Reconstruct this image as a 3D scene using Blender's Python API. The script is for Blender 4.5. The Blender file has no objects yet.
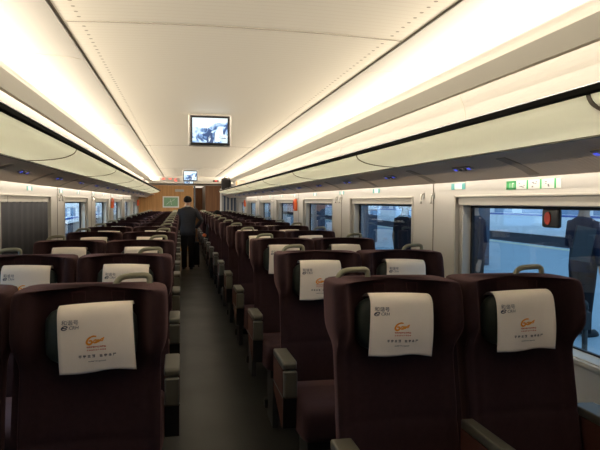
import bpy, bmesh, math, random
from mathutils import Vector, Matrix
random.seed(7)
SC = bpy.context.scene
COL = SC.collection
PI = math.pi

# ------------------------------------------------------------------ camera
cam_d = bpy.data.cameras.new('camera'); cam = bpy.data.objects.new('camera', cam_d); COL.objects.link(cam)
cam_d.sensor_width = 36.0; cam_d.sensor_fit = 'HORIZONTAL'; cam_d.lens = 36.0 * 607.2 / 600.0
cam_d.clip_start = 0.02; cam_d.clip_end = 300
yaw, pitch, roll = 0.1939, 0.0374, 0.0060
right = Vector((math.cos(yaw), -math.sin(yaw), 0))
fwd0 = Vector((math.sin(yaw), math.cos(yaw), 0)); upz = Vector((0, 0, 1))
fwd = fwd0 * math.cos(pitch) - upz * math.sin(pitch)
upv = fwd0 * math.sin(pitch) + upz * math.cos(pitch)
R = Matrix((right, upv, -fwd)).transposed().to_4x4()
cam.matrix_world = Matrix.Translation((-0.2141, 0.0, 1.4575)) @ R @ Matrix.Rotation(roll, 4, 'Z')
SC.camera = cam

# ------------------------------------------------------------------ world, lights, exposure
w = bpy.data.worlds.new('dusk_sky'); SC.world = w; w.use_nodes = True
bg = w.node_tree.nodes['Background']; bg.inputs[0].default_value = (0.32, 0.58, 0.88, 1); bg.inputs[1].default_value = 1.2
SC.view_settings.view_transform = 'Standard'; SC.view_settings.look = 'None'
SC.view_settings.exposure = 0.08; SC.view_settings.gamma = 1.0
try: SC.view_settings.use_curve_mapping = False
except Exception: pass
SC.cycles.max_bounces = 8; SC.cycles.diffuse_bounces = 5; SC.cycles.transparent_max_bounces = 12
SC.cycles.caustics_reflective = False; SC.cycles.caustics_refractive = False

YEND = 18.2
YR = 15.3          # racks and coves stop at the lowered soffit
WARM = (1.0, 0.87, 0.70)
def area(name, loc, direction, sx, sy, power, col, spread=180):
    l = bpy.data.lights.new(name, 'AREA'); l.shape = 'RECTANGLE'; l.size = sx; l.size_y = sy
    l.energy = power; l.color = col; l.spread = math.radians(spread)
    o = bpy.data.objects.new(name, l); COL.objects.link(o); o.location = loc
    d = Vector(direction).normalized()
    z = -d; y = Vector((0, 1, 0)); x = y.cross(z).normalized()
    o.rotation_euler = Matrix((x, y, z)).transposed().to_euler()
    o.visible_camera = True
    return o
Y0L, Y1L = 0.2, YR
SEG = 6
for s in (-1, 1):
    for k in range(SEG):
        a = Y0L + (Y1L - Y0L) * k / SEG; b = Y0L + (Y1L - Y0L) * (k + 1) / SEG
        L = b - a; m = (a + b) / 2
        area('cove_lamp_upper', (s * 0.985, m, 1.998), (-s * 0.95, 0, 0.25), 0.03, L, 14.0 * L, WARM, 140)
        area('cove_lamp_lower', (s * 1.0, m, 1.972), (s * 1.0, 0, -0.5), 0.02, L, 2.6 * L, WARM)
        area('cove_lamp_outer', (s * 1.0, m, 1.992), (s * 0.5, 0, 1.0), 0.02, L, 1.0 * L, WARM)
        area('wall_lamp', (s * 1.325, m, 1.606), (s * 0.75, 0, -0.65), 0.02, L, 1.1 * L, (1.0, 0.89, 0.74))

cl = area('partition_fill', (0, YR + .06, 1.925), (0, 0.25, -1), 1.9, 0.04, 34.0, WARM)      # fill light added behind the soffit lip to brighten the partition
cl.rotation_euler = (math.radians(74), 0, 0)
area('left_outside_fill', (-3.3, 34, 3.6), (-0.5, 0, -1), 0.3, 64.0, 7000.0, (0.62, 0.82, 1.0))     # unseen strip light added to brighten the train outside the left windows

# ------------------------------------------------------------------ materials
def nodes_mat(name):
    m = bpy.data.materials.new(name); m.use_nodes = True
    nt = m.node_tree; return m, nt, nt.nodes['Principled BSDF']
def mat(name, col, rough=0.6, spec=0.4, metal=0.0, noise=0.0, nscale=30.0, bump=0.0, bscale=200.0, emit=None, es=0.0, sheen=0.0, coord='Object'):
    m, nt, b = nodes_mat(name)
    b.inputs['Base Color'].default_value = (*col, 1); b.inputs['Roughness'].default_value = rough
    b.inputs['Specular IOR Level'].default_value = spec; b.inputs['Metallic'].default_value = metal
    if sheen: b.inputs['Sheen Weight'].default_value = sheen; b.inputs['Sheen Roughness'].default_value = 0.5; b.inputs['Sheen Tint'].default_value = (0.75, 0.42, 0.42, 1)
    tc = nt.nodes.new('ShaderNodeTexCoord')
    if noise:
        n = nt.nodes.new('ShaderNodeTexNoise'); n.inputs['Scale'].default_value = nscale; n.inputs['Detail'].default_value = 4
        nt.links.new(tc.outputs[coord], n.inputs['Vector'])
        r = nt.nodes.new('ShaderNodeMapRange'); r.inputs[3].default_value = 1 - noise; r.inputs[4].default_value = 1 + noise
        nt.links.new(n.outputs['Fac'], r.inputs[0])
        mx = nt.nodes.new('ShaderNodeVectorMath'); mx.operation = 'SCALE'; mx.inputs[0].default_value = col
        nt.links.new(r.outputs[0], mx.inputs['Scale']); nt.links.new(mx.outputs[0], b.inputs['Base Color'])
    if bump:
        n2 = nt.nodes.new('ShaderNodeTexNoise'); n2.inputs['Scale'].default_value = bscale
        nt.links.new(tc.outputs[coord], n2.inputs['Vector'])
        bp = nt.nodes.new('ShaderNodeBump'); bp.inputs['Strength'].default_value = bump; bp.inputs['Distance'].default_value = 0.002
        nt.links.new(n2.outputs['Fac'], bp.inputs['Height']); nt.links.new(bp.outputs[0], b.inputs['Normal'])
    if emit:
        b.inputs['Emission Color'].default_value = (*emit, 1); b.inputs['Emission Strength'].default_value = es
    return m
M = {}
M['fabric'] = mat('maroon_velour', (0.026, 0.0122, 0.0142), 0.9, 0.12, noise=0.25, nscale=60, bump=0.4, bscale=500, sheen=0.25)
M['side'] = mat('rust_fabric_panel', (0.075, 0.027, 0.019), 0.8, 0.2, noise=0.15, nscale=60)
M['pillow'] = mat('dark_green_leather', (0.030, 0.040, 0.035), 0.5, 0.4, noise=0.1)
M['cloth'] = mat('cream_cloth', (0.90, 0.81, 0.73), 0.85, 0.2, noise=0.04, nscale=25, bump=0.2, bscale=400)
M['olive'] = mat('olive_plastic', (0.074, 0.068, 0.051), 0.45, 0.4)
M['handle'] = mat('khaki_plastic', (0.25, 0.24, 0.165), 0.4, 0.45)
M['black'] = mat('black_plastic', (0.012, 0.012, 0.013), 0.4, 0.4)
M['darkmetal'] = mat('dark_metal', (0.05, 0.05, 0.05), 0.45, 0.5, metal=0.6)
M['rail'] = mat('black_rail', (0.006, 0.006, 0.005), 0.9, 0.05)
M['alu'] = mat('aluminium', (0.55, 0.56, 0.6), 0.35, 0.5, metal=0.8)
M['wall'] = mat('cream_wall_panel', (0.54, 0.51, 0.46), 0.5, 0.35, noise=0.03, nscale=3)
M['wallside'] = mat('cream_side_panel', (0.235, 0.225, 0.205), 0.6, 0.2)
M['trimw'] = mat('window_frame_plastic', (0.50, 0.47, 0.41), 0.45, 0.4)
M['groove'] = mat('dark_taupe_groove', (0.16, 0.14, 0.11), 0.8, 0.1)  # dark taupe of panel joints, rack dividers and outer shell
M['trough'] = mat('grey_beige_trough', (0.255, 0.243, 0.21), 0.6, 0.3)
M['gasket'] = mat('rubber_gasket', (0.012, 0.012, 0.014), 0.5, 0.3)
M['teal'] = mat('teal_print', (0.12, 0.42, 0.40), 0.5)
M['green'] = mat('green_print', (0.08, 0.50, 0.16), 0.5)
M['white'] = mat('white_print', (0.80, 0.80, 0.76), 0.5)
M['orange'] = mat('orange_plastic', (0.75, 0.13, 0.03), 0.4)
M['red'] = mat('red_button', (0.42, 0.035, 0.015), 0.5, emit=(1, 0.1, 0.02), es=0.0)
M['steel'] = mat('steel_hook', (0.42, 0.40, 0.36), 0.3, 0.5, metal=0.9)
M['blueled'] = mat('blue_led', (0.05, 0.05, 0.4), 0.4, emit=(0.10, 0.14, 1.0), es=0.6)
M['redled'] = mat('red_led', (0.4, 0.02, 0.02), 0.4, emit=(1.0, 0.10, 0.05), es=1.2)
M['blind'] = mat('dark_grey_blind', (0.055, 0.055, 0.060), 0.85, 0.15, noise=0.12, nscale=14, bump=0.2, bscale=300)
M['navy'] = mat('navy_print', (0.05, 0.055, 0.10), 0.7)
M['orangeink'] = mat('orange_ink', (0.85, 0.33, 0.03), 0.7)
M['redink'] = mat('red_ink', (0.55, 0.09, 0.04), 0.7)
M['greyink'] = mat('grey_ink', (0.16, 0.15, 0.16), 0.7)
M['suit'] = mat('charcoal_suit', (0.034, 0.034, 0.039), 0.85, 0.2, noise=0.2, nscale=40)
M['trouser'] = mat('black_trousers', (0.016, 0.015, 0.018), 0.85, 0.2)
M['skin'] = mat('skin', (0.55, 0.32, 0.22), 0.5, 0.4)
M['jointdark'] = mat('ceiling_gap', (0.24, 0.22, 0.18), 0.8, 0.1)
M['jointline'] = mat('ceiling_joint', (0.34, 0.31, 0.26), 0.8, 0.1)
M['hair'] = mat('black_hair', (0.006, 0.005, 0.005), 0.8, 0.15, bump=0.6, bscale=120)
M['coat'] = mat('dark_navy_coat', (0.016, 0.022, 0.045), 0.85, 0.2)
M['shirt'] = mat('white_shirt', (0.7, 0.68, 0.64), 0.8)
M['folder'] = mat('grey_folder', (0.05, 0.05, 0.052), 0.6)
M['platform'] = mat('platform_paving', (0.33, 0.42, 0.48), 0.55, 0.4, noise=0.12, nscale=1.3)
M['tactile'] = mat('pale_yellow_line', (0.75, 0.72, 0.50), 0.7)
M['pillar'] = mat('platform_pillar', (0.10, 0.12, 0.16), 0.7)
M['trainwhite'] = mat('white_train_paint', (0.85, 0.88, 0.92), 0.3, 0.5)
M['trainblue'] = mat('blue_train_stripe', (0.03, 0.10, 0.42), 0.35, 0.5)
M['trainglass'] = mat('train_window_band', (0.20, 0.33, 0.52), 0.25, 0.5)
M['skirt'] = mat('train_skirt', (0.05, 0.06, 0.08), 0.8)
M['ballast'] = mat('track_bed', (0.06, 0.06, 0.065), 0.95, noise=0.4, nscale=12)
M['poster'] = mat('green_map', (0.24, 0.42, 0.24), 0.6, noise=0.2, nscale=14)
M['grey'] = mat('grey_panel', (0.30, 0.30, 0.29), 0.5)
M['greyglass'] = mat('dark_blue_glass', (0.05, 0.07, 0.11), 0.15, 0.6)
M['board'] = mat('led_board_face', (0.22, 0.20, 0.18), 0.6)
M['soffit'] = mat('soffit', (0.42, 0.40, 0.36), 0.5)
M['bag'] = mat('black_nylon', (0.012, 0.011, 0.012), 0.8, 0.2)
M['yellowbag'] = mat('orange_yellow_paper', (0.90, 0.42, 0.08), 0.6)
M['fruit'] = mat('orange_peel', (0.75, 0.16, 0.03), 0.5, 0.4, bump=0.3, bscale=90)
M['seam'] = mat('fabric_stitch', (0.045, 0.018, 0.020), 0.9, 0.1)
M['yellow'] = mat('yellow_strip', (0.55, 0.45, 0.05), 0.5)

def ceiling_mat():
    m, nt, b = nodes_mat('grooved_cream_ceiling')
    b.inputs['Roughness'].default_value = 0.55; b.inputs['Specular IOR Level'].default_value = 0.3
    tc = nt.nodes.new('ShaderNodeTexCoord'); sp = nt.nodes.new('ShaderNodeSeparateXYZ'); nt.links.new(tc.outputs['Object'], sp.inputs[0])
    def math_(op, a, bb=None, c=None):
        n = nt.nodes.new('ShaderNodeMath'); n.operation = op
        for i, v in enumerate((a, bb, c)):
            if v is None: continue
            if isinstance(v, (int, float)): n.inputs[i].default_value = v
            else: nt.links.new(v, n.inputs[i])
        return n.outputs[0]
    # dotted rows of holes near both edges
    ax = math_('ABSOLUTE', sp.outputs[0]); dx = math_('SUBTRACT', ax, 0.545)
    fy = math_('SUBTRACT', math_('FRACT', math_('MULTIPLY', sp.outputs[1], 18.0)), 0.5)
    dy = math_('DIVIDE', fy, 18.0)
    d = math_('SQRT', math_('ADD', math_('MULTIPLY', dx, dx), math_('MULTIPLY', dy, dy)))
    hole = math_('LESS_THAN', d, 0.0065)
    # fine transverse grooves
    g = math_('FRACT', math_('MULTIPLY', sp.outputs[1], 28.0)); gr = math_('LESS_THAN', g, 0.16)
    mx = nt.nodes.new('ShaderNodeMix'); mx.data_type = 'RGBA'
    mx.inputs[6].default_value = (0.84, 0.80, 0.70, 1); mx.inputs[7].default_value = (0.80, 0.75, 0.65, 1)
    nt.links.new(gr, mx.inputs[0])
    mx2 = nt.nodes.new('ShaderNodeMix'); mx2.data_type = 'RGBA'
    nt.links.new(hole, mx2.inputs[0]); nt.links.new(mx.outputs[2], mx2.inputs[6]); mx2.inputs[7].default_value = (0.36, 0.32, 0.25, 1)
    nt.links.new(mx2.outputs[2], b.inputs['Base Color'])
    return m
M['ceil'] = ceiling_mat()

def rib_mat():
    m, nt, b = nodes_mat('ribbed_taupe_panel')
    b.inputs['Roughness'].default_value = 0.6; b.inputs['Base Color'].default_value = (0.76, 0.62, 0.49, 1)
    tc = nt.nodes.new('ShaderNodeTexCoord'); wv = nt.nodes.new('ShaderNodeTexWave'); wv.bands_direction = 'Y'
    wv.inputs['Scale'].default_value = 14; nt.links.new(tc.outputs['Object'], wv.inputs['Vector'])
    bp = nt.nodes.new('ShaderNodeBump'); bp.inputs['Strength'].default_value = 0.35; bp.inputs['Distance'].default_value = 0.004
    nt.links.new(wv.outputs['Fac'], bp.inputs['Height']); nt.links.new(bp.outputs[0], b.inputs['Normal'])
    return m
M['rib'] = rib_mat()
M['flap'] = mat('taupe_flap', (0.46, 0.37, 0.29), 0.6, 0.2)

def frosted_mat():
    m, nt, b = nodes_mat('frosted_green_glass')
    out = nt.nodes['Material Output']
    b.inputs['Base Color'].default_value = (0.80, 0.83, 0.76, 1); b.inputs['Roughness'].default_value = 0.35
    t = nt.nodes.new('ShaderNodeBsdfTranslucent'); t.inputs[0].default_value = (0.95, 0.98, 0.92, 1)
    mx = nt.nodes.new('ShaderNodeMixShader'); mx.inputs[0].default_value = 0.75
    nt.links.new(b.outputs[0], mx.inputs[1]); nt.links.new(t.outputs[0], mx.inputs[2]); nt.links.new(mx.outputs[0], out.inputs[0])
    return m
M['frost'] = frosted_mat()

def glass_mat():
    m, nt, b = nodes_mat('window_glass')
    out = nt.nodes['Material Output']; nt.nodes.remove(b)
    tr = nt.nodes.new('ShaderNodeBsdfTransparent'); tr.inputs[0].default_value = (0.93, 0.96, 0.97, 1)
    gl = nt.nodes.new('ShaderNodeBsdfGlossy'); gl.inputs[1].default_value = 0.02
    lw = nt.nodes.new('ShaderNodeLayerWeight'); lw.inputs[0].default_value = 0.5
    pw = nt.nodes.new('ShaderNodeMath'); pw.operation = 'POWER'; pw.inputs[1].default_value = 4.0; nt.links.new(lw.outputs['Facing'], pw.inputs[0])
    fr = nt.nodes.new('ShaderNodeMath'); fr.operation = 'MULTIPLY_ADD'; fr.inputs[1].default_value = 0.9; fr.inputs[2].default_value = 0.035; nt.links.new(pw.outputs[0], fr.inputs[0])
    mx = nt.nodes.new('ShaderNodeMixShader'); nt.links.new(fr.outputs[0], mx.inputs[0])
    nt.links.new(tr.outputs[0], mx.inputs[1]); nt.links.new(gl.outputs[0], mx.inputs[2]); nt.links.new(mx.outputs[0], out.inputs[0])
    return m
M['glass'] = glass_mat()

def floor_mat():
    m, nt, b = nodes_mat('dark_vinyl_floor')
    b.inputs['Base Color'].default_value = (0.050, 0.048, 0.040, 1); b.inputs['Roughness'].default_value = 0.36
    b.inputs['Specular IOR Level'].default_value = 0.24
    tc = nt.nodes.new('ShaderNodeTexCoord'); n = nt.nodes.new('ShaderNodeTexNoise'); n.inputs['Scale'].default_value = 90; n.inputs['Detail'].default_value = 5
    nt.links.new(tc.outputs['Object'], n.inputs['Vector'])
    cr = nt.nodes.new('ShaderNodeValToRGB'); cr.color_ramp.elements[0].position = 0.35; cr.color_ramp.elements[0].color = (0.015, 0.015, 0.012, 1)
    cr.color_ramp.elements[1].position = 0.7; cr.color_ramp.elements[1].color = (0.024, 0.023, 0.018, 1)
    nt.links.new(n.outputs['Fac'], cr.inputs[0]); nt.links.new(cr.outputs[0], b.inputs['Base Color'])
    n2 = nt.nodes.new('ShaderNodeTexNoise'); n2.inputs['Scale'].default_value = 2.0; nt.links.new(tc.outputs['Object'], n2.inputs['Vector'])
    mr = nt.nodes.new('ShaderNodeMapRange'); mr.inputs[3].default_value = 0.28; mr.inputs[4].default_value = 0.45
    nt.links.new(n2.outputs['Fac'], mr.inputs[0]); nt.links.new(mr.outputs[0], b.inputs['Roughness'])
    return m
M['floor'] = floor_mat()

def wood_mat(name, c1, c2):
    m, nt, b = nodes_mat(name)
    b.inputs['Roughness'].default_value = 0.65
    tc = nt.nodes.new('ShaderNodeTexCoord'); mp = nt.nodes.new('ShaderNodeMapping'); mp.inputs['Scale'].default_value = (14, 14, 0.7)
    nt.links.new(tc.outputs['Object'], mp.inputs[0])
    n = nt.nodes.new('ShaderNodeTexNoise'); n.inputs['Scale'].default_value = 1.5; n.inputs['Detail'].default_value = 6; n.inputs['Distortion'].default_value = 0.6
    nt.links.new(mp.outputs[0], n.inputs['Vector'])
    cr = nt.nodes.new('ShaderNodeValToRGB'); cr.color_ramp.elements[0].position = 0.3; cr.color_ramp.elements[0].color = (*c1, 1)
    cr.color_ramp.elements[1].position = 0.7; cr.color_ramp.elements[1].color = (*c2, 1)
    nt.links.new(n.outputs['Fac'], cr.inputs[0]); nt.links.new(cr.outputs[0], b.inputs['Base Color'])
    return m
M['wood'] = wood_mat('honey_wood_veneer', (0.42, 0.20, 0.06), (0.60, 0.32, 0.11))
M['wooddark'] = wood_mat('dark_wood_veneer', (0.14, 0.055, 0.015), (0.24, 0.10, 0.030))

def screen_mat():
    m, nt, b = nodes_mat('lit_screen_picture')
    tc = nt.nodes.new('ShaderNodeTexCoord')
    n = nt.nodes.new('ShaderNodeTexNoise'); n.inputs['Scale'].default_value = 11; n.inputs['Detail'].default_value = 3; n.inputs['Distortion'].default_value = 1.2
    nt.links.new(tc.outputs['Object'], n.inputs['Vector'])
    cr = nt.nodes.new('ShaderNodeValToRGB'); e = cr.color_ramp.elements
    e[0].position = 0.40; e[0].color = (0.02, 0.07, 0.22, 1); e[1].position = 0.56; e[1].color = (0.75, 0.93, 1.0, 1)
    x = cr.color_ramp.elements.new(0.47); x.color = (0.22, 0.42, 0.75, 1)
    nt.links.new(n.outputs['Fac'], cr.inputs[0])
    b.inputs['Base Color'].default_value = (0.02, 0.02, 0.02, 1)
    nt.links.new(cr.outputs[0], b.inputs['Emission Color']); b.inputs['Emission Strength'].default_value = 1.1
    return m
M['screen'] = screen_mat()
M['scr_white'] = mat('screen_white', (0.02, 0.02, 0.02), emit=(0.85, 0.97, 1.0), es=1.15)
M['scr_dark'] = mat('screen_dark', (0.02, 0.02, 0.02), emit=(0.03, 0.08, 0.22), es=1.0)

# ------------------------------------------------------------------ mesh helpers
class MB:
    def __init__(s): s.v = []; s.f = []
    def box(s, x0, x1, y0, y1, z0, z1):
        n = len(s.v)
        s.v += [(x0,y0,z0),(x1,y0,z0),(x1,y1,z0),(x0,y1,z0),(x0,y0,z1),(x1,y0,z1),(x1,y1,z1),(x0,y1,z1)]
        s.f += [tuple(n+i for i in q) for q in ((0,3,2,1),(4,5,6,7),(0,1,5,4),(1,2,6,5),(2,3,7,6),(3,0,4,7))]
        return s
    def loft(s, rings, cap=True):
        n = len(s.v); k = len(rings[0])
        for r in rings: s.v += [tuple(p) for p in r]
        for i in range(len(rings) - 1):
            for j in range(k):
                a = n + i*k + j; b = n + i*k + (j+1) % k
                s.f.append((a, b, b + k, a + k))
        if cap:
            s.f.append(tuple(n + j for j in reversed(range(k))))
            s.f.append(tuple(n + (len(rings)-1)*k + j for j in range(k)))
        return s
    def tube(s, pts, r, seg=8):
        pts = [Vector(p) for p in pts]; rings = []
        up = None
        for i, p in enumerate(pts):
            d = (pts[min(i+1, len(pts)-1)] - pts[max(i-1, 0)]).normalized()
            if up is None: up = Vector((0, 1, 0)) if abs(d.y) < 0.8 else Vector((1, 0, 0))
            a = d.cross(up).normalized(); up = a.cross(d).normalized()
            rr = r[i] if isinstance(r, (list, tuple)) else r
            rings.append([p + a*math.cos(t)*rr + up*math.sin(t)*rr for t in [2*PI*j/seg for j in range(seg)]])
        return s.loft(rings)
    def sheet(s, prof, y0, y1, thick=0.01, ys=None):
        """profile of (x,z) extruded along y as a slab with thickness added along the local normal"""
        n2 = []
        for i, (x, z) in enumerate(prof):
            a = Vector(prof[max(i-1, 0)]); b = Vector(prof[min(i+1, len(prof)-1)]); d = (b - a).normalized()
            n2.append((x - d.y*thick, z + d.x*thick))
        ring = list(prof) + n2[::-1]
        ys = ys or [y0, y1]
        return s.loft([[(x, y, z) for x, z in ring] for y in ys])
    def build(s, name, m, parent=None, smooth=False, bevel=0.0, subsurf=0, seg=2, loc=None):
        me = bpy.data.meshes.new(name); me.from_pydata(s.v, [], s.f); me.update()
        bm = bmesh.new(); bm.from_mesh(me)
        bmesh.ops.recalc_face_normals(bm, faces=bm.faces)
        if bevel:
            bmesh.ops.bevel(bm, geom=[e for e in bm.edges if e.is_manifold and e.calc_face_angle(0) > 0.5], offset=bevel, segments=seg, profile=0.5, affect='EDGES')
        bm.to_mesh(me); bm.free()
        if isinstance(m, (list, tuple)):
            for q in m: me.materials.append(q)
        else: me.materials.append(m)
        o = bpy.data.objects.new(name, me); COL.objects.link(o)
        if parent: o.parent = parent
        if loc: o.location = loc
        if subsurf:
            md = o.modifiers.new('sub', 'SUBSURF'); md.levels = subsurf; md.render_levels = subsurf
            bake(o)
        if smooth or subsurf or bevel:
            for p in me.polygons: p.use_smooth = True
            for p in o.data.polygons: p.use_smooth = True
            if bevel and not smooth and not subsurf:
                md = o.modifiers.new('wn', 'WEIGHTED_NORMAL'); bake(o)
        return o
def bake(o):
    dg = bpy.context.evaluated_depsgraph_get(); e = o.evaluated_get(dg)
    me = bpy.data.meshes.new_from_object(e, preserve_all_data_layers=True, depsgraph=dg)
    o.modifiers.clear(); o.data = me
def empty(name, loc=(0, 0, 0), rz=0):
    o = bpy.data.objects.new(name, None); COL.objects.link(o); o.location = loc; o.rotation_euler = (0, 0, rz); o.empty_display_size = 0.1
    return o
def tag(o, label=None, cat=None, group=None, kind=None):
    if label: o['label'] = label
    if cat: o['category'] = cat
    if group: o['group'] = group
    if kind: o['kind'] = kind
    return o
def copy_tree(o, parent=None):
    c = o.copy(); COL.objects.link(c); c.parent = parent
    for ch in list(o.children): copy_tree(ch, c)
    return c
def txt_mesh(body, size, shear=0.0):
    cu = bpy.data.curves.new('t', 'FONT'); cu.body = body; cu.size = size; cu.align_x = 'CENTER'; cu.align_y = 'CENTER'; cu.shear = shear; cu.resolution_u = 2
    cu.fill_mode = 'FRONT'
    o = bpy.data.objects.new('t', cu); COL.objects.link(o)
    dg = bpy.context.evaluated_depsgraph_get(); me = bpy.data.meshes.new_from_object(o.evaluated_get(dg))
    vs = [tuple(v.co) for v in me.vertices]; fs = [tuple(p.vertices) for p in me.polygons]
    bpy.data.objects.remove(o); bpy.data.curves.remove(cu); bpy.data.meshes.remove(me)
    return vs, fs
def flat(name, vs, fs, m, parent=None):
    me = bpy.data.meshes.new(name); me.from_pydata(vs, [], fs); me.update(); me.materials.append(m)
    o = bpy.data.objects.new(name, me); COL.objects.link(o)
    if parent: o.parent = parent
    return o
STR = 'structure'
YA = -0.9        # rear end of the modelled saloon, behind the camera
def sm(pts, n=4):
    """Catmull-Rom smoothing of a 2-D polyline"""
    out = []
    P = [pts[0]] + list(pts) + [pts[-1]]
    for i in range(1, len(P) - 2):
        for k in range(n):
            t = k / n
            out.append(tuple(0.5*((2*P[i][c]) + (-P[i-1][c]+P[i+1][c])*t + (2*P[i-1][c]-5*P[i][c]+4*P[i+1][c]-P[i+2][c])*t*t + (-P[i-1][c]+3*P[i][c]-3*P[i+1][c]+P[i+2][c])*t**3) for c in range(len(pts[0]))))
    out.append(tuple(pts[-1])); return out

# ------------------------------------------------------------------ room shell
fl = MB().box(-1.55, 1.55, YA, YEND + 2.6, -0.06, 0.0).build('floor', M['floor']); tag(fl, kind=STR)
# centre ceiling
prof = [(-0.603 + 1.206*i/16, 2.065 + 0.014*(1 - ((i-8)/8)**2)) for i in range(17)]
ce = MB().sheet(prof, YA, YEND, 0.02).build('ceiling', M['ceil'], smooth=False); tag(ce, kind=STR)
for p in ce.data.polygons: p.use_smooth = False
# roof above everything (keeps daylight out)
rf = MB().box(-1.62, 1.62, YA-.1, YEND + 2.7, 2.26, 2.32).build('trim_1', M['groove']); tag(rf, kind=STR)
tn = [1]
def trim(mb, m, **k):
    tn[0] += 1
    return tag(mb.build('trim_%d' % tn[0], m, **k), kind=STR)
for s in (-1, 1):
    # dark gap along the ceiling edge
    trim(MB().box(min(s*.603, s*.613), max(s*.603, s*.613), YA, YEND, 2.0645, 2.10), M['jointdark'])
    # curved side panel sweeping from the gap over the cove and down behind the rack
    pr = sm([(.615, 2.062), (.76, 2.075), (.90, 2.073), (1.03, 2.045), (1.10, 1.985), (1.135, 1.90), (1.135, 1.80), (1.10, 1.70)], 5)
    pr = [(s*x, z) for x, z in pr]
    if s < 0: pr = pr[::-1]
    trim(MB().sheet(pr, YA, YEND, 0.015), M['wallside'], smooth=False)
    # long trough that hides the cove lamps
    c = [(.905, 1.990), (.912, 1.993), (.925, 1.955), (.945, 1.922), (.985, 1.918), (.985, 1.926), (.952, 1.930), (.934, 1.960), (.920, 1.995)]
    trim(MB().loft([[(s*x, y, z) for x, z in [(.910,1.985),(.916,1.985),(.946,1.931),(.962,1.931),(.962,1.924),(.939,1.924)]] for y in (YA, YR)]), M['trough'])
    # underside panel with the reading lamps
    pu = sm([(.962, 1.652), (1.03, 1.638), (1.12, 1.606), (1.198, 1.567)], 4)
    pu = [(s*x, z) for x, z in pu]
    if s < 0: pu = pu[::-1]
    trim(MB().sheet(pu, YA, YEND, 0.012), M['rib'])
    # top of the lamp slot above the windows
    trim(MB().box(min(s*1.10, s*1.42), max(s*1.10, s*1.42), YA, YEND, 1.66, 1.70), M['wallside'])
for yy in (2.19, 6.83, 11.47):      # ceiling panel joints
    pj = [(x, z - 0.002) for x, z in prof]
    trim(MB().sheet(pj, yy - .003, yy + .003, 0.003), M['jointline'])
for s in (-1, 1):
    for yy in (2.75, 5.07, 7.39, 9.71, 12.03, 14.35):
        pr = sm([(.625, 2.0615), (.76, 2.0735), (.90, 2.0715), (1.03, 2.0435), (1.0985, 1.985), (1.1335, 1.90), (1.1335, 1.80), (1.10, 1.71)], 5)
        pr = [(s*x, z) for x, z in pr]
        if s < 0: pr = pr[::-1]
        trim(MB().sheet(pr, yy - .002, yy + .002, 0.004), M['jointline'])

# walls with window openings
FAR_R = [3.43 + 2.32*k for k in range(-1, 7)]
FAR_L = [6.045 - 4.64 + 2.32*k for k in range(0, 8)]
WZ0, WZ1 = 0.80, 1.505; WL = 1.66
XI, XO = 1.412, 1.515
def wall(s, fars, name):
    mb = MB(); a, b = sorted((s*XI, s*XO))
    mb.box(a, b, YA, YEND, 0, WZ0); mb.box(a, b, YA, YEND, WZ1, 1.70)
    y = YA
    for f in fars:
        if f > YEND + .1: break
        mb.box(a, b, y, f - WL, WZ0, WZ1); y = f
    mb.box(a, b, y, YEND, WZ0, WZ1)
    o = mb.build(name, M['wall']); tag(o, kind=STR)
    trim(MB().box(min(s*XO, s*1.56), max(s*XO, s*1.56), YA-.1, YEND+2.6, 1.45, 2.30), M['groove'])
wall(-1, FAR_L, 'wall_left'); wall(1, FAR_R, 'wall_right')
wn = [0]
def window(s, far):
    near = far - WL; wn[0] += 1
    t = empty('window_%d' % wn[0], (s*XI, (near + far)/2, WZ0)); tag(t, kind=STR)
    ox, oy, oz = t.location
    def L(x0, x1, y0, y1, z0, z1, mb):
        a, b = sorted((s*x0 - ox, s*x1 - ox)); mb.box(a, b, y0-oy, y1-oy, z0-oz, z1-oz)
    fr = MB(); e = .022
    for (x0, x1, m_) in ((1.404, 1.414, 0), ):
        L(x0, x1, near, near+e, WZ0, WZ1, fr); L(x0, x1, far-e, far, WZ0, WZ1, fr)
        L(x0, x1, near, far, WZ1-e*.6, WZ1, fr); L(x0-.01, x1, near, far, WZ0-.012, WZ0+.012, fr)
    L(1.44, XO, near, near+.055, WZ0+.02, WZ1, fr); L(1.44, XO, far-.055, far, WZ0+.02, WZ1, fr)
    L(1.41, XO, near, far, WZ0, WZ0+.018, fr)
    fr.build('window_frame', M['trimw'], t, bevel=.003, seg=1)
    cs = MB(); L(1.425, 1.50, near+.02, far-.02, 1.445, 1.497, cs)
    cs.build('blind_cassette', M['trimw'], t, bevel=.006)
    gk = MB(); g = .022
    L(1.492, 1.505, near+.055, near+.055+g, .81, 1.44, gk); L(1.492, 1.505, far-.055-g, far-.055, .81, 1.44, gk)
    L(1.492, 1.505, near+.055, far-.055, 1.43, 1.45, gk); L(1.492, 1.505, near+.055, far-.055, .81, .826, gk)
    gk.build('rubber_seal', M['gasket'], t)
    gl = MB(); L(1.499, 1.502, near+.06, far-.06, .815, 1.44, gl); gl.build('pane', M['glass'], t)
    return t
for f in FAR_R:
    if f < YEND: window(1, f)
for f in FAR_L:
    if f < YEND: window(-1, f)
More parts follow.
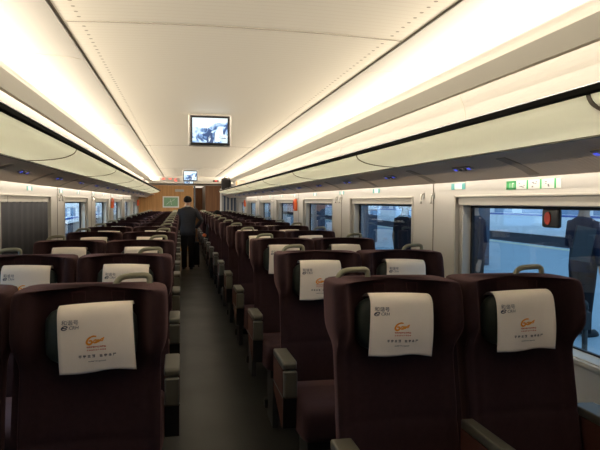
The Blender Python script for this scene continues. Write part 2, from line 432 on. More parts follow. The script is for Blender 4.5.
# rear and front ends
bw = MB().box(-1.55, 1.55, YA - .1, YA, 0, 2.3).build('wall_back', M['wooddark']); tag(bw, kind=STR)
for s, nm in ((-1, 'baseboard_left'), (1, 'baseboard_right')):
    # heater duct running low along the wall
    pr = [(s*x, z) for x, z in sm([(1.412, .60), (1.385, .575), (1.345, .56), (1.33, .535), (1.335, .30), (1.335, .0)], 3)]
    pr.append((s*1.412, 0))
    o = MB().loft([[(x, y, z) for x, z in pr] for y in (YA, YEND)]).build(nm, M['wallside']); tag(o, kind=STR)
for s, fars in ((-1, FAR_L), (1, FAR_R)):
    for f in fars:                                       # joints between the wall panels
        yj = f + 0.31
        if yj < YEND - .1:
            trim(MB().box(min(s*1.409, s*1.413), max(s*1.409, s*1.413), yj-.003, yj+.003, .62, 1.60), M['groove'])

# front partition
YE = YEND
def part(name, mb, m, **k): return tag(mb.build(name, m, **k), kind=STR)
part('wall_front', MB().box(-1.55, .145, YE, YE+.05, 0, 1.93), M['wood'])
trim(MB().box(.50, .93, YE, YE+.05, 0, 1.93), M['wooddark'])
trim(MB().box(.93, .975, YE-.02, YE+.05, 0, 1.85), M['white'])
trim(MB().box(-1.55, 1.55, YE-.02, YE+.05, 1.93, 2.26), M['soffit'])
trim(MB().box(-1.08, 1.08, YR, YE-.02, 1.945, 2.24), M['soffit'], bevel=.015)
trim(MB().box(-1.55, 1.55, YE+2.55, YE+2.62, 0, 2.3), M['wooddark'])
trim(MB().box(.145, .50, YE, YE+2.55, 1.93, 1.98), M['soffit'])
trim(MB().box(.10, .145, YE+.05, YE+2.55, 0, 1.95), M['wood'])
trim(MB().box(.50, .55, YE+.05, YE+2.55, 0, 1.95), M['grey'])
d = empty('door_1', (.16, YE+.02, 0)); tag(d, kind=STR)
MB().box(0, .05, 0, .04, 0, 1.92).build('door_leaf', M['darkmetal'], d); 
MB().box(.01, .04, -.02, 0, .9, 1.2).build('door_handle', M['alu'], d)
# grey luggage cupboard with glazed slots beside the partition
cb = empty('luggage_cupboard', (1.19, YE-.12, 0)); tag(cb, 'grey luggage cupboard with dark glazed slots right of the wood partition', 'cupboard')
MB().box(-.21, .215, -.05, .1, 0, 1.86).build('body', M['grey'], cb, bevel=.01)
for x in (-.16, -.06, .05, .14): MB().box(x, x+.05, -.056, -.048, 1.0, 1.66).build('glazed_slot', M['greyglass'], cb)
trim(MB().box(-1.08, 1.08, YR, YR+.02, 1.905, 1.946), M['soffit'])  # lip added to hide the fill light on the partition
part('wall_end', MB().box(.97, 1.55, YE+.05, YE+.1, 0, 1.93), M['grey'])
# unseen light added to brighten the passage beyond the doorway
area('passage_fill', (.32, YE+1.3, 1.92), (0, 0, -1), .3, 2.2, 1.8, WARM)

# map poster, name plate, led board on the partition
po = empty('route_map', (-.50, YE-.012, 1.45)); tag(po, 'green framed map poster on the honey wood partition', 'poster')
MB().box(-.235, .235, -.008, .011, -.17, .16).build('frame', M['white'], po, bevel=.004)
MB().box(-.20, .20, -.012, -.007, -.135, .125).build('map_sheet', M['poster'], po)
mb = MB(); mb.tube([(-.12,-.013,-.08),(-.04,-.013,0),(.05,-.013,.03),(.12,-.013,.09)], .004, 4); mb.tube([(-.02,-.013,.08),(.02,-.013,-.09)], .004, 4); mb.build('map_lines', M['white'], po)
pl = MB().box(-.38, -.13, YE-.02, YE-.001, 1.745, 1.815).build('name_plate', M['soffit'], bevel=.004); tag(pl, 'small pale plate on the wood partition above the green map', 'sign')
lb = empty('led_board', (-.48, YR-.012, 1.99)); tag(lb, 'led board with red characters on the soffit above the wood partition', 'display')
MB().box(-.24, .24, -.003, .011, -.040, .050).build('board', M['board'], lb, bevel=.004)
mb = MB()
random.seed(3)
for x0, z0 in ((-.18, .025), (-.03, .025), (.10, .025), (.11, -.022)):
    mb = MB()
    for i in range(4):
        for j in range(3):
            if random.random() < .8: mb.box(x0+i*.019, x0+i*.019+.013, -.006, -.003, z0-.018+j*.012, z0-.018+j*.012+.009)
    mb.build('red_character', M['redled'], lb)
sl = empty('status_light', (.645, YR-.012, 1.975)); tag(sl, 'small dark box with a red lamp on the soffit above the doorway', 'display')
MB().box(-.07, .07, -.01, .012, -.025, .025).build('housing', M['black'], sl, bevel=.004)
MB().box(-.03, .03, -.014, -.009, -.008, .010).build('red_lamp', M['redled'], sl)

# ------------------------------------------------------------------ luggage racks
RP = sm([(.722, 1.722), (.738, 1.694), (.79, 1.672), (.87, 1.660), (.962, 1.655)], 5)
joints = [-.9, 1.28, 3.20, 5.12, 7.04, 8.96, 10.88, 12.80, YR]
for s in (-1, 1):
    t = empty('luggage_rack', (s*.72, 0, 1.70))
    tag(t, 'frosted green glass luggage rack with black rail along the %s wall' % ('right' if s > 0 else 'left'), 'luggage rack', 'luggage racks')
    def lp(p): 
        q = [(s*(x) - s*.72, z - 1.70) for x, z in p]
        return q if s > 0 else q[::-1]
    for a, b in zip(joints[:-1], joints[1:]):
        MB().sheet(lp(RP), a+.008, b-.008, .006).build('glass_panel', M['frost'], t, smooth=False)
    for a in joints[1:-1]:
        MB().sheet(lp([(x, z-.003) for x, z in RP]), a-.007, a+.007, .012).build('divider', M['groove'], t)
    x0, x1 = sorted((s*(-.018), s*.006))
    MB().box(x0, x1, YA, YR, .013, .030).build('rail', M['rail'], t, bevel=.004)
    x0, x1 = sorted((s*(-.021), s*(-.017)))
    MB().box(x0, x1, YA, YR, .0285, .0315).build('rail_highlight', M['alu'], t)  # pale metal strip put in for the highlight along the rail top
    x0, x1 = sorted((s*(.236), s*(.252)))
    MB().box(x0, x1, YA, YR, -.050, -.040).build('rear_channel', M['trough'], t)

# darker service flaps between the reading lamps
for s in (-1, 1):
    for k in range(13):
        y = 2.22 + k*1.0
        pu = [(s*x, z - .0025) for x, z in sm([(1.03, 1.638), (1.12, 1.606), (1.180, 1.576)], 4)]
        if s < 0: pu = pu[::-1]
        trim(MB().sheet(pu, y - .035, y + .035, .004), M['flap'])
# reading lamps with blue indicator leds
def rl_build():
    t = empty('reading_light', (0, 0, 0)); tag(t, 'x', 'reading light', 'reading lights under the racks')
    MB().box(-.016, .016, -.085, .085, -.002, .003).build('housing', M['trough'], t, bevel=.002, seg=1)
    for y in (-.028, .028):
        MB().loft([[(r*math.cos(a), y + r*math.sin(a), z) for a in [2*PI*i/10 for i in range(10)]] for r, z in ((.012, -.003), (.011, -.008))]).build('lens', M['black'], t)
    for y in (-.066, .066):
        MB().box(-.007, .007, y-.009, y+.009, -.007, -.003).build('blue_led', M['blueled'], t)
    return t
r0 = rl_build(); first = True
for s in (-1, 1):
    for k in range(14):
        t = r0 if first else copy_tree(r0); first = False
        t.location = (s*1.075, 1.64 + k*1.0, 1.6185); t.rotation_euler = (0, s*.38, 0)
        side = 'right' if s > 0 else 'left'
        t['label'] = 'reading light with blue leds under the %s rack, %s' % (side, 'nearest of its row' if k == 0 else 'number %d from the near end' % (k+1))

# ------------------------------------------------------------------ seats
SW = .2285
def backrest():
    rings = []
    def b_of(z): return .105 - (1.207 - z)*.20
    def sst(a, b, x): t = max(0, min(1, (x-a)/(b-a))); return t*t*(3-2*t)
    zs = [.36, .40, .46, .54, .62, .69, .725, .740, .755, .79, .85, .91, .96, .99, 1.02, 1.05, 1.09, 1.13, 1.165, 1.188, 1.200, 1.2065]
    for z in zs:
        b = b_of(z); wd = .020 + .090*sst(.955, 1.06, z); hw = .200 + .0265*sst(.97, 1.05, z)
        top = sst(1.160, 1.207, z)
        cr = .010*math.exp(-((z-.740)/.006)**2)
        c = b + cr
        th = .125 + .02*sst(.9, .6, z)
        wd *= 1 - .06*top
        ins = .013*max(0, (z-1.175)/.032)**3
        bot = .03*max(0, (.42-z)/.06)
        h = [(0, c), (.07, c), (.125, c-.002), (.150, c-.012-wd*.12), (.166, c-wd*.55), (.180, c-wd*.93), (.196, c-wd-.004), (.212, c-wd),
             (hw-.006, c-wd+.010), (hw, c-wd+.030), (hw, c+.02), (hw-.004, c+th*.55), (hw-.020, c+th*.85), (hw-.055, c+th), (.09, c+th+.006), (0, c+th+.008)]
        cy = c + th*.35
        def adj(x, y):
            x2 = x*(1 - (ins+bot)/hw*1.0) ; y2 = y + (cy - y)*min(1, (ins+bot)*6)
            return x2, y2
        ring = [(*adj(x, y), z) for x, y in h] + [(-adj(x, y)[0], adj(x, y)[1], z) for x, y in h[-2:0:-1]]
        rings.append(ring)
    return MB().loft(rings)
def make_cover_surface():
    """returns f(u, v) on the cloth; u across -1..1, v 0..1 from the rear edge over the pillow to the hem"""
    path = sm([(.075, 1.150), (.050, 1.163), (.022, 1.168), (-.002, 1.160), (-.016, 1.140), (-.022, 1.10), (-.024, 1.05), (-.022, 1.01), (-.017, .966)], 4)
    Ls = [0]
    for p, q in zip(path[:-1], path[1:]): Ls.append(Ls[-1] + math.hypot(p[0]-q[0], p[1]-q[1]))
    T = Ls[-1]
    def f(u, v, lift=0.0):
        t = v*T; i = 0
        while i < len(Ls)-2 and Ls[i+1] < t: i += 1
        k = (t-Ls[i])/(Ls[i+1]-Ls[i]); y = path[i][0]*(1-k)+path[i+1][0]*k; z = path[i][1]*(1-k)+path[i+1][1]*k
        wr = .0022*math.sin(3.1*u+5*v)*v + .0018*math.sin(9*v+2.2*u) * v + .003*math.exp(-((u*.9+v*1.1-1.05)/.07)**2)*v
        x = u*(.107 + .003*v) 
        yb = .010*u*u*(1-.3*v)
        hem = .003*math.sin(4*u)*max(0, v-.8)*5
        return (x, y + yb - wr - lift, z + hem - .004*u*u)
    return f, T
cov_f, cov_T = make_cover_surface()
V_TOP = .30   # fraction of the cloth length lying behind the visible front
def on_cover(x, z, lift=.0012):
    # find v whose z matches
    u = x/.108; lo, hi = .28, 1.0
    for _ in range(18):
        m = (lo+hi)/2
        if cov_f(u, m)[2] > z: lo = m
        else: hi = m
    return cov_f(u, lo, lift)
def print_mesh(name, m, parent, items):
    vs, fs = [], []
    for v, f, cx, cz in items:
        n = len(vs)
        for p in v: vs.append(on_cover(cx + p[0], cz + p[1]))
        fs += [tuple(n+i for i in q) for q in f]
    return flat(name, vs, fs, m, parent)
def ribbon(pts, w):
    v, f = [], []
    for i, p in enumerate(pts):
        a = Vector(pts[max(i-1, 0)]); b = Vector(pts[min(i+1, len(pts)-1)]); d = (b-a).normalized()
        ww = w*(1 - .5*abs(i/(len(pts)-1)-.4))
        v += [(p[0]-d.y*ww, p[1]+d.x*ww), (p[0]+d.y*ww, p[1]-d.x*ww)]
    for i in range(len(pts)-1): f.append((2*i, 2*i+1, 2*i+3, 2*i+2))
    return v, f
def pseudo_row(n, size, pitch, seed):
    rd = random.Random(seed); v, f = [], []
    for k in range(n):
        x0 = (k-(n-1)/2)*pitch
        for q in range(5):
            k0 = len(v)
            if q % 2: xa = x0 + rd.uniform(-.5, .2)*size; za = -size/2; w_, h_ = size*.2, size
            else: xa = x0 - size/2; za = rd.uniform(-.5, .36)*size; w_, h_ = size, size*.2
            v += [(xa, za), (xa+w_, za), (xa+w_, za+h_), (xa, za+h_)]; f.append((k0, k0+1, k0+2, k0+3))
    return v, f

def make_seat():
    t = empty('train_seat'); tag(t, 'x', 'seat', 'maroon train seats in rows')
    backrest().build('backrest', M['fabric'], t, subsurf=1)
    # cushion
    def ring(y, hw, z0, z1):
        r = .035; out = []
        for cx, cz, a0 in ((hw-r, z1-r, 0), (-hw+r, z1-r, 90), (-hw+r, z0+r, 180), (hw-r, z0+r, 270)):
            for k in range(4):
                a = math.radians(a0 + k*30); out.append((cx + r*math.cos(a), y, cz + r*math.sin(a)))
        return out
    MB().loft([ring(-.545, .165, .45, .535), ring(-.535, .183, .43, .560), ring(-.50, .192, .415, .577), ring(-.38, .195, .40, .580), ring(-.20, .195, .40, .567), ring(-.075, .195, .40, .560)]).build('seat_cushion', M['fabric'], t, smooth=True)
    # under-frame
    mb = MB(); mb.box(-.15, .15, -.42, -.08, .34, .405); mb.box(-.13, -.09, -.38, -.12, 0, .35); mb.box(.09, .13, -.38, -.12, 0, .35); mb.box(-.15, .15, -.16, -.10, .06, .12)
    mb.build('pedestal', M['darkmetal'], t, bevel=.006, seg=1)
    # pillow
    vs = []; rings = []
    for i in range(13):
        a = -PI/2 + PI*i/12; x = .136*math.sin(a); sc = max(.001, math.cos(a))**.42
        rings.append([(x, .052 + .046*sc*math.copysign(abs(math.cos(b))**.8, math.cos(b)), 1.062 + .100*sc*math.copysign(abs(math.sin(b))**.75, math.sin(b))) for b in [2*PI*j/16 for j in range(16)]])
    MB().loft(rings).build('pillow', M['pillow'], t, smooth=True)
    # cover
    N, K = 18, 34; v, f = [], []
    for lift in (0.0, -.0022):
        for i in range(K+1):
            for j in range(N+1):
                v.append(cov_f(-1 + 2*j/N, i/K, lift))
    S = (N+1)*(K+1)
    for i in range(K):
        for j in range(N):
            a = i*(N+1)+j; f.append((a, a+N+1, a+N+2, a+1)); f.append((S+a, S+a+1, S+a+N+2, S+a+N+1))
    for i in range(K):
        a = i*(N+1); b = a+N+1; f.append((a, S+a, S+b, b)); a += N; b += N; f.append((a, b, S+b, S+a))
    for j in range(N):
        a = K*(N+1)+j; f.append((a, S+a, S+a+1, a+1)); f.append((j, j+1, S+j+1, S+j))
    mbc = MB(); mbc.v = v; mbc.f = f
    cv = mbc.build('headrest_cover', M['cloth'], t, smooth=True); cv['label'] = 'cream cloth cover with printed logos'
    zt = 1.160; H = .194; W = .214
    def P(u, vv): return (-.107 + W*u, zt - H*vv)
    a = P(.17, .215); b = P(.215, .29); tv, tf = txt_mesh('和谐号', .0165); tv2, tf2 = txt_mesh('CRH', .0140, .15)
    el = ribbon([(.009*math.cos(q)*1.0, .0055*math.sin(q)+.002*math.cos(q)) for q in [k*PI/5 for k in range(10)]], .0016)
    el2 = ribbon([(-.008, -.002), (-.003, .001), (.002, -.001), (.008, .003)], .0016)
    print_mesh('rail_logo_print', M['navy'], cv, [(tv, tf, *a), (tv2, tf2, *b), (*el, b[0]-.026, b[1]), (*el2, b[0]-.026, b[1])])
    c = P(.49, .50)
    sc1 = ribbon(sm([(-.012, .010), (-.020, .004), (-.024, -.006), (-.018, -.012), (-.010, -.008), (-.011, -.001), (-.018, -.002)], 4), .0032)
    sc2 = ribbon(sm([(-.012, .010), (-.004, .012), (.004, .011)], 4), .0026)
    sc3 = ribbon(sm([(-.006, -.008), (-.003, -.001), (.003, .001), (.001, -.006), (-.004, -.008), (.005, -.007), (.008, .001), (.011, -.004), (.009, -.007), (.013, -.001), (.019, .002), (.023, .004), (.020, -.003), (.014, -.002), (.019, .003), (.026, .006)], 3), .0021)
    print_mesh('orange_logo_print', M['orangeink'], cv, [(*sc1, *c), (*sc2, *c), (*sc3, *c)])
    print_mesh('red_caption_print', M['redink'], cv, [(*pseudo_row(9, .0052, .0062, 5), *P(.50, .605)), (*pseudo_row(9, .0042, .0062, 8), *P(.50, .650))])
    print_mesh('grey_caption_print', M['greyink'], cv, [(*pseudo_row(4, .0084, .0125, 11), *P(.37, .745)), (*pseudo_row(4, .0084, .0125, 12), *P(.645, .745)), (*pseudo_row(12, .0034, .0042, 13), *P(.50, .83))])
    # stitched strap tabs above the pillow
    for x in (-.042, .075):
        mb = MB(); y = .083
        r_ = .0016
        mb.tube([(x-.022, y+.001, 1.192), (x+.018, y+.001, 1.192)], r_, 5); mb.tube([(x-.022, y+.001, 1.192), (x-.019, y-.004, 1.160)], r_, 5); mb.tube([(x+.018, y+.001, 1.192), (x+.016, y-.004, 1.160)], r_, 5)
        mb.build('strap_tab', M['seam'], t)
    return t
def handle_mesh():
    p = sm([(-.055, .165, 1.150), (-.055, .168, 1.195), (-.046, .172, 1.216), (-.022, .172, 1.228), (.030, .172, 1.231), (.048, .172, 1.228), (.054, .170, 1.214), (.053, .165, 1.150)], 4)
    return MB().tube(p, [.0100]*len(p), 8)
def armrest(parent, x, hw, back=-.03):
    MB().loft([[(x-w_, y, z0), (x+w_, y, z0), (x+w_, y, z1), (x-w_, y, z1)] for y, w_, z0, z1 in ((-.410, hw*.86, .716, .742), (-.385, hw, .714, .750), (back, hw, .714, .746))]).build('armrest_top', M['olive'], parent, bevel=.007)
    MB().box(x-hw*.90, x+hw*.90, -.428, -.385, .590, .712).build('armrest_end', M['olive'], parent, bevel=.009)
    MB().box(x-hw*.94, x+hw*.94, -.386, back, .594, .713).build('side_panel', M['side'], parent)
    MB().box(x-hw*.97, x+hw*.97, -.412, back, .586, .5945).build('edge_strip', M['olive'], parent)
    prof = [(-.402, .586), (back, .586), (back, .545), (-.30, .470), (-.355, .445), (-.388, .445)]
    MB().loft([[(xx, y, z) for y, z in prof] for xx in (x-hw*.90, x+hw*.90)]).build('side_skirt', M['side'], parent)
    MB().loft([[(x-hw*.9, y, z), (x+hw*.9, y, z), (x+hw*.9, y-.006, z), (x-hw*.9, y-.006, z)] for y, z in ((-.388, .445), (-.402, .586))]).build('front_plate', M['black'], parent)
base = make_seat()
variants = {}
def variant(kind):
    """kind = (side, column); local +x is the car's right"""
    side, colm = kind
    t = copy_tree(base)
    aisle = -side            # direction of the aisle in local x
    hd = handle_mesh().build('grab_handle', M['handle'], t, smooth=True)
    hx = (aisle if colm == 'aisle' else -aisle) * .112
    hd.location = (hx, 0, 0)
    if colm == 'aisle':
        armrest(t, aisle*(.230 if side > 0 else .229), .034, -.12)
        armrest(t, -aisle*SW, .022)
        MB().loft([[(-aisle*SW + q, y + (z-.3)*.2, z) for q, y in ((0, -.08), (aisle*.038, -.08), (aisle*.038, .04), (0, .04))] for z in (.30, .62, 1.0)]).build('centre_infill', M['fabric'], t)
    else:
        armrest(t, -aisle*.262, .045, .05)
    return t
ordn = ['front', 'second', 'third', 'fourth', 'fifth', 'sixth', 'seventh', 'eighth', 'ninth', 'tenth', 'eleventh', 'twelfth', 'thirteenth', 'fourteenth']
rj = random.Random(21)
NR = 14
for side in (1, -1):
    for colm in ('aisle', 'window'):
        proto = None
        for k in range(NR):
            t = variant((side, colm)) if proto is None else copy_tree(proto)
            if proto is None: proto = t
            xc = side*((.247 + SW) if colm == 'aisle' else (.247 + 3*SW))
            xc += .018 if side > 0 else -.006
            t.scale = (1, 1, .992 if side > 0 else .986)
            t.location = (xc, 1.888 + 1.16*k + (0 if k < 2 else rj.uniform(-.02, .02)), 0)
            sn = 'right' if side > 0 else 'left'
            near = {0: 'front row', 13: 'row by the partition'}.get(k, '%s row from the front' % ordn[k])
            t['label'] = 'maroon winged %s seat with cream headrest cover, %s block, %s' % (colm, sn, near)
            for ch in t.children:
                if ch.name.startswith('headrest_cover'):
                    a = rj.uniform(-.035, .035)
                    if (side, colm, k) == (-1, 'aisle', 0): a = -.05
                    if (side, colm, k) == (1, 'aisle', 0): a = .03
                    if (side, colm, k) == (1, 'window', 0): a = -.03
                    ch.rotation_euler = (0, a, 0); ch.location = (-1.07*a + (.020 if (side, colm, k) == (-1, 'aisle', 0) else rj.uniform(-.008, .008)), 0, 0)
for o in [c for c in base.children_recursive] + [base]: bpy.data.objects.remove(o)

# ------------------------------------------------------------------ ceiling monitors
def monitor(x, y, zb, label, S=.765):
    t = empty('monitor', (x, y, zb)); t.scale = (S, S, S); tag(t, label, 'monitor', 'ceiling monitors over the aisle')
    MB().box(-.195, .195, .012, .06, -.012, .278).build('backplate', M['soffit'], t, bevel=.008)
    mb = MB(); mb.box(-.180, .180, -.015, .012, 0, .020); mb.box(-.180, .180, -.015, .012, .246, .266); mb.box(-.180, -.160, -.015, .012, .02, .246); mb.box(.160, .180, -.015, .012, .02, .246)
    mb.build('bezel', M['black'], t, bevel=.003, seg=1)
    sc = MB().box(-.160, .160, -.008, .010, .02, .246).build('screen', M['screen'], t)
    def blob(pts, m, nm): flat(nm, [(px, -.0095, pz) for px, pz in pts], [tuple(range(len(pts)))], m, sc)
    blob([(-.16, .16), (-.02, .15), (.05, .20), (.16, .21), (.16, .246), (-.16, .246)], M['scr_white'], 'bright_sky_shape')
    blob([(.04, .03), (.045, .11), (.08, .17), (.115, .165), (.12, .10), (.16, .085), (.16, .07), (.10, .06), (.09, .03)], M['scr_white'], 'bright_figure_shape')
    blob([(.078, .055), (.085, .11), (.10, .09), (.14, .07), (.145, .06)], M['scr_dark'], 'dark_figure_shape')
    blob([(-.030, .02), (-.025, .10), (-.008, .12), (.022, .11), (.030, .02)], M['scr_dark'], 'dark_figure_shape')
    blob([(-.014, .03), (-.012, .07), (.0, .09), (.008, .06), (-.004, .03)], M['scr_white'], 'bright_figure_shape')
    MB().box(-.06, .06, .02, .05, .275, (2.075 - zb)/S).build('ceiling_bracket', M['soffit'], t)
    return t
monitor(-.012, 4.34, 1.857, 'largest and nearest ceiling monitor with a bright picture')
monitor(-.03, 12.2, 1.865, 'middle ceiling monitor far along the aisle')
monitor(-.03, 14.6, 1.872, 'furthest ceiling monitor just below the middle one', .62)

# ------------------------------------------------------------------ small wall fittings
def hook(s, y, z):
    t = empty('coat_hook', (s*1.412, y, z)); 
    a, b = sorted((0, -s*.008)); MB().box(a, b, -.011, .011, -.02, .02).build('plate', M['steel'], t, bevel=.003)
    MB().tube([(-s*.006, 0, .012), (-s*.018, 0, .008), (-s*.022, 0, -.012), (-s*.022, 0, -.040), (-s*.024, 0, -.052)], [.006, .006, .006, .007, .009], 6).build('prong', M['steel'], t, smooth=True)
    return t
hk = {}
for s, fars in ((-1, FAR_L), (1, FAR_R)):
    idx = 0
    for f in fars:
        for dy, w_ in ((.30, 'near'), (.47, 'far')):
            y = f + dy - .0
            if y > YEND - .3 or y < 1.0: continue
            t = hook(s, y, 1.505)
            tag(t, 'steel coat hook, %s wall, %s pillar, %s one of the pair' % ('right' if s > 0 else 'left', 'nearest' if idx == 0 else ordn[idx], 'nearer' if w_ == 'near' else 'further'), 'coat hook', 'coat hooks on the window pillars')
        if f + .47 > 1.0: idx += 1
def sticker(s, y, k):
    t = empty('seat_number_sticker', (s*1.4115, y, 1.555))
    a, b = sorted((0, -s*.0015)); 
    MB().box(a, b, -.088, .088, -.016, .020).build('backing', M['white'], t)
    a, b = sorted((-s*.0012, -s*.0025))
    for yy in (-.07, .07): MB().box(a, b, yy-.022, yy+.022, -.016, .020).build('teal_bar', M['teal'], t)
    tag(t, 'teal seat number sticker above the windows, %s wall, %s' % ('right' if s > 0 else 'left', 'nearest one' if k == 0 else ordn[k] + ' from the front'), 'sticker', 'seat number stickers')
for k, y in enumerate((3.38, 4.93, 6.05, 7.33, 8.67, 9.83, 11.19, 12.4)): sticker(1, y, k)
for k, y in enumerate((5.23, 6.55, 7.6, 8.9, 10.0, 11.3, 12.5)): sticker(-1, y, k)
# emergency exit notice above the nearest right window
t = empty('emergency_notice', (1.4115, 2.62, 1.548)); tag(t, 'green and white emergency notice above the nearest right window', 'sign')
MB().box(-.002, 0, -.24, .21, -.021, .023).build('backing', M['white'], t)
mb = MB(); 
for a in ((.12, .21, .015, .022), (.12, .21, -.021, -.014), (.12, .128, -.021, .022), (.202, .21, -.021, .022), (.160, .172, -.016, .016), (.180,.188,-.012,.012), (.142,.150,-.014,.008), (.128,.202,.012,.016), (.128,.202,-.016,-.012), (.190,.203,-.02,.02), (.128,.136,-.02,.02)): mb.box(-.0035, -.002, *a)
mb.build('green_box', M['green'], t)
mb = MB()
for y in (.02, -.09, -.20): mb.box(-.0035, -.002, y-.006, y+.006, -.021, .023)
mb.build('green_bar', M['green'], t)
mb = MB(); rd = random.Random(4)
for y in (.07, -.04, -.15):
    for q in range(7):
        a = y + rd.uniform(-.03, .02); c = rd.uniform(-.015, .012); mb.box(-.003, -.002, a, a + .010, c, c+.003)
mb.build('small_print', M['greyink'], t)
# break-point box on the nearest right pane
t = empty('break_point', (1.492, 2.555, 1.39)); tag(t, 'black box with a red disc at the top of the nearest right window', 'alarm')
MB().box(-.02, .006, -.065, .065, -.045, .045).build('case', M['black'], t, bevel=.012)
MB().loft([[(x, .01 + .024*math.cos(a), .030*math.sin(a)) for a in [2*PI*i/16 for i in range(16)]] for x in (-.019, -.024)]).build('red_disc', M['red'], t)
def hammer(s, y, lab):
    t = empty('emergency_hammer', (s*1.412, y, 1.42)); tag(t, lab, 'emergency hammer', 'orange emergency hammers')
    a, b = sorted((0, -s*.045)); MB().box(a, b, -.045, .045, -.085, .085).build('holder', M['orange'], t, bevel=.01)
    a, b = sorted((-s*.045, -s*.055)); MB().box(a, b, -.012, .012, -.06, .05).build('hammer_grip', M['red'], t)
hammer(1, 8.52, 'orange emergency hammer box on the right wall pillar')
hammer(1, 15.48, 'orange emergency hammer box at the far end of the right wall')
hammer(-1, 11.05, 'orange emergency hammer box between the left windows')
hammer(-1, 17.55, 'orange emergency hammer box at the far end of the left wall')
# pulled-down blind
t = empty('roller_blind', (-1.43, 5.215, 1.46)); tag(t, 'dark grey roller blind pulled down over the nearest left window', 'blind')
vs, fs = [], []
n = 60
for i in range(n+1):
    y = -.80 + 1.60*i/n; x = .004*math.sin(i*.9)+.002*math.sin(i*2.3)
    for zz in (.035, -.62): vs += [(x, y, zz), (x-.003, y, zz)]
for i in range(n):
    a = 4*i; b = a+4
    fs += [(a, b, b+2, a+2), (a+1, a+3, b+3, b+1), (a, a+1, b+1, b), (a+2, b+2, b+3, a+3)]
fs += [(0, 2, 3, 1), (4*n, 4*n+1, 4*n+3, 4*n+2)]
m_ = MB(); m_.v = vs; m_.f = fs; m_.build('blind_fabric', M['blind'], t, smooth=True)
MB().box(-.008, .008, -.80, .80, -.645, -.615).build('hem_bar', M['darkmetal'], t, bevel=.004)

# suitcase in the aisle
t = empty('suitcase', (.125, 13.75, 0)); tag(t, 'black upright suitcase in the aisle right of the standing person', 'suitcase')
MB().box(-.07, .07, -.12, .12, .05, .56).build('case_body', M['bag'], t, bevel=.02)
for x_ in (-.05, .05):
    for y_ in (-.09, .09): MB().tube([(x_-.012, y_, .025), (x_+.012, y_, .025)], .025, 10).build('wheel', M['black'], t, smooth=True)
MB().tube([(0, -.06, .55), (0, -.06, .66), (0, .06, .66), (0, .06, .55)], .008, 6).build('pull_handle', M['darkmetal'], t, smooth=True)

# things on the right rack
t = empty('black_bag', (.83, 14.3, 1.688)); t.scale = (1.1, 1.1, 1.3); tag(t, 'black soft bag standing on the right luggage rack', 'bag')
MB().loft([[(-.09,-.10,.0),(.09,-.10,0),(.09,.10,0),(-.09,.10,0)],[(-.115,-.12,.10),(.115,-.12,.10),(.11,.12,.10),(-.11,.12,.10)],[(-.12,-.12,.20),(.11,-.10,.19),(.11,.11,.19),(-.12,.11,.20)],[(-.115,-.05,.27),(.13,-.05,.25),(.13,.03,.25),(-.115,.03,.27)]]).build('bag_body', M['bag'], t, subsurf=1)
MB().tube(sm([(-.06, -.10, .20), (-.05, -.12, .25), (.0, -.12, .275), (.05, -.12, .25), (.06, -.10, .19)], 3), .008, 6).build('bag_strap', M['bag'], t, smooth=True)
t = empty('paper_parcel', (.86, 11.2, 1.688)); tag(t, 'small orange and cream parcel on the right luggage rack', 'parcel')
MB().box(-.07, .07, -.16, .16, 0, .15).build('parcel_body', M['cloth'], t, bevel=.01)
MB().box(-.073, .073, -.14, .06, -.0, .153).build('orange_band', M['yellowbag'], t, bevel=.01)
o = MB(); rr = .038
o.loft([[(rr*math.cos(a)*math.cos(b), rr*math.cos(a)*math.sin(b), rr*.95*math.sin(a)) for b in [2*PI*j/16 for j in range(16)]] for a in [-PI/2+.02+(PI-.04)*i/10 for i in range(11)]])
fr = o.build('orange', M['fruit'], smooth=True, loc=(.235, 11.92, .770+rr*.95)); tag(fr, 'round orange resting on an aisle armrest beside the far passenger', 'fruit')

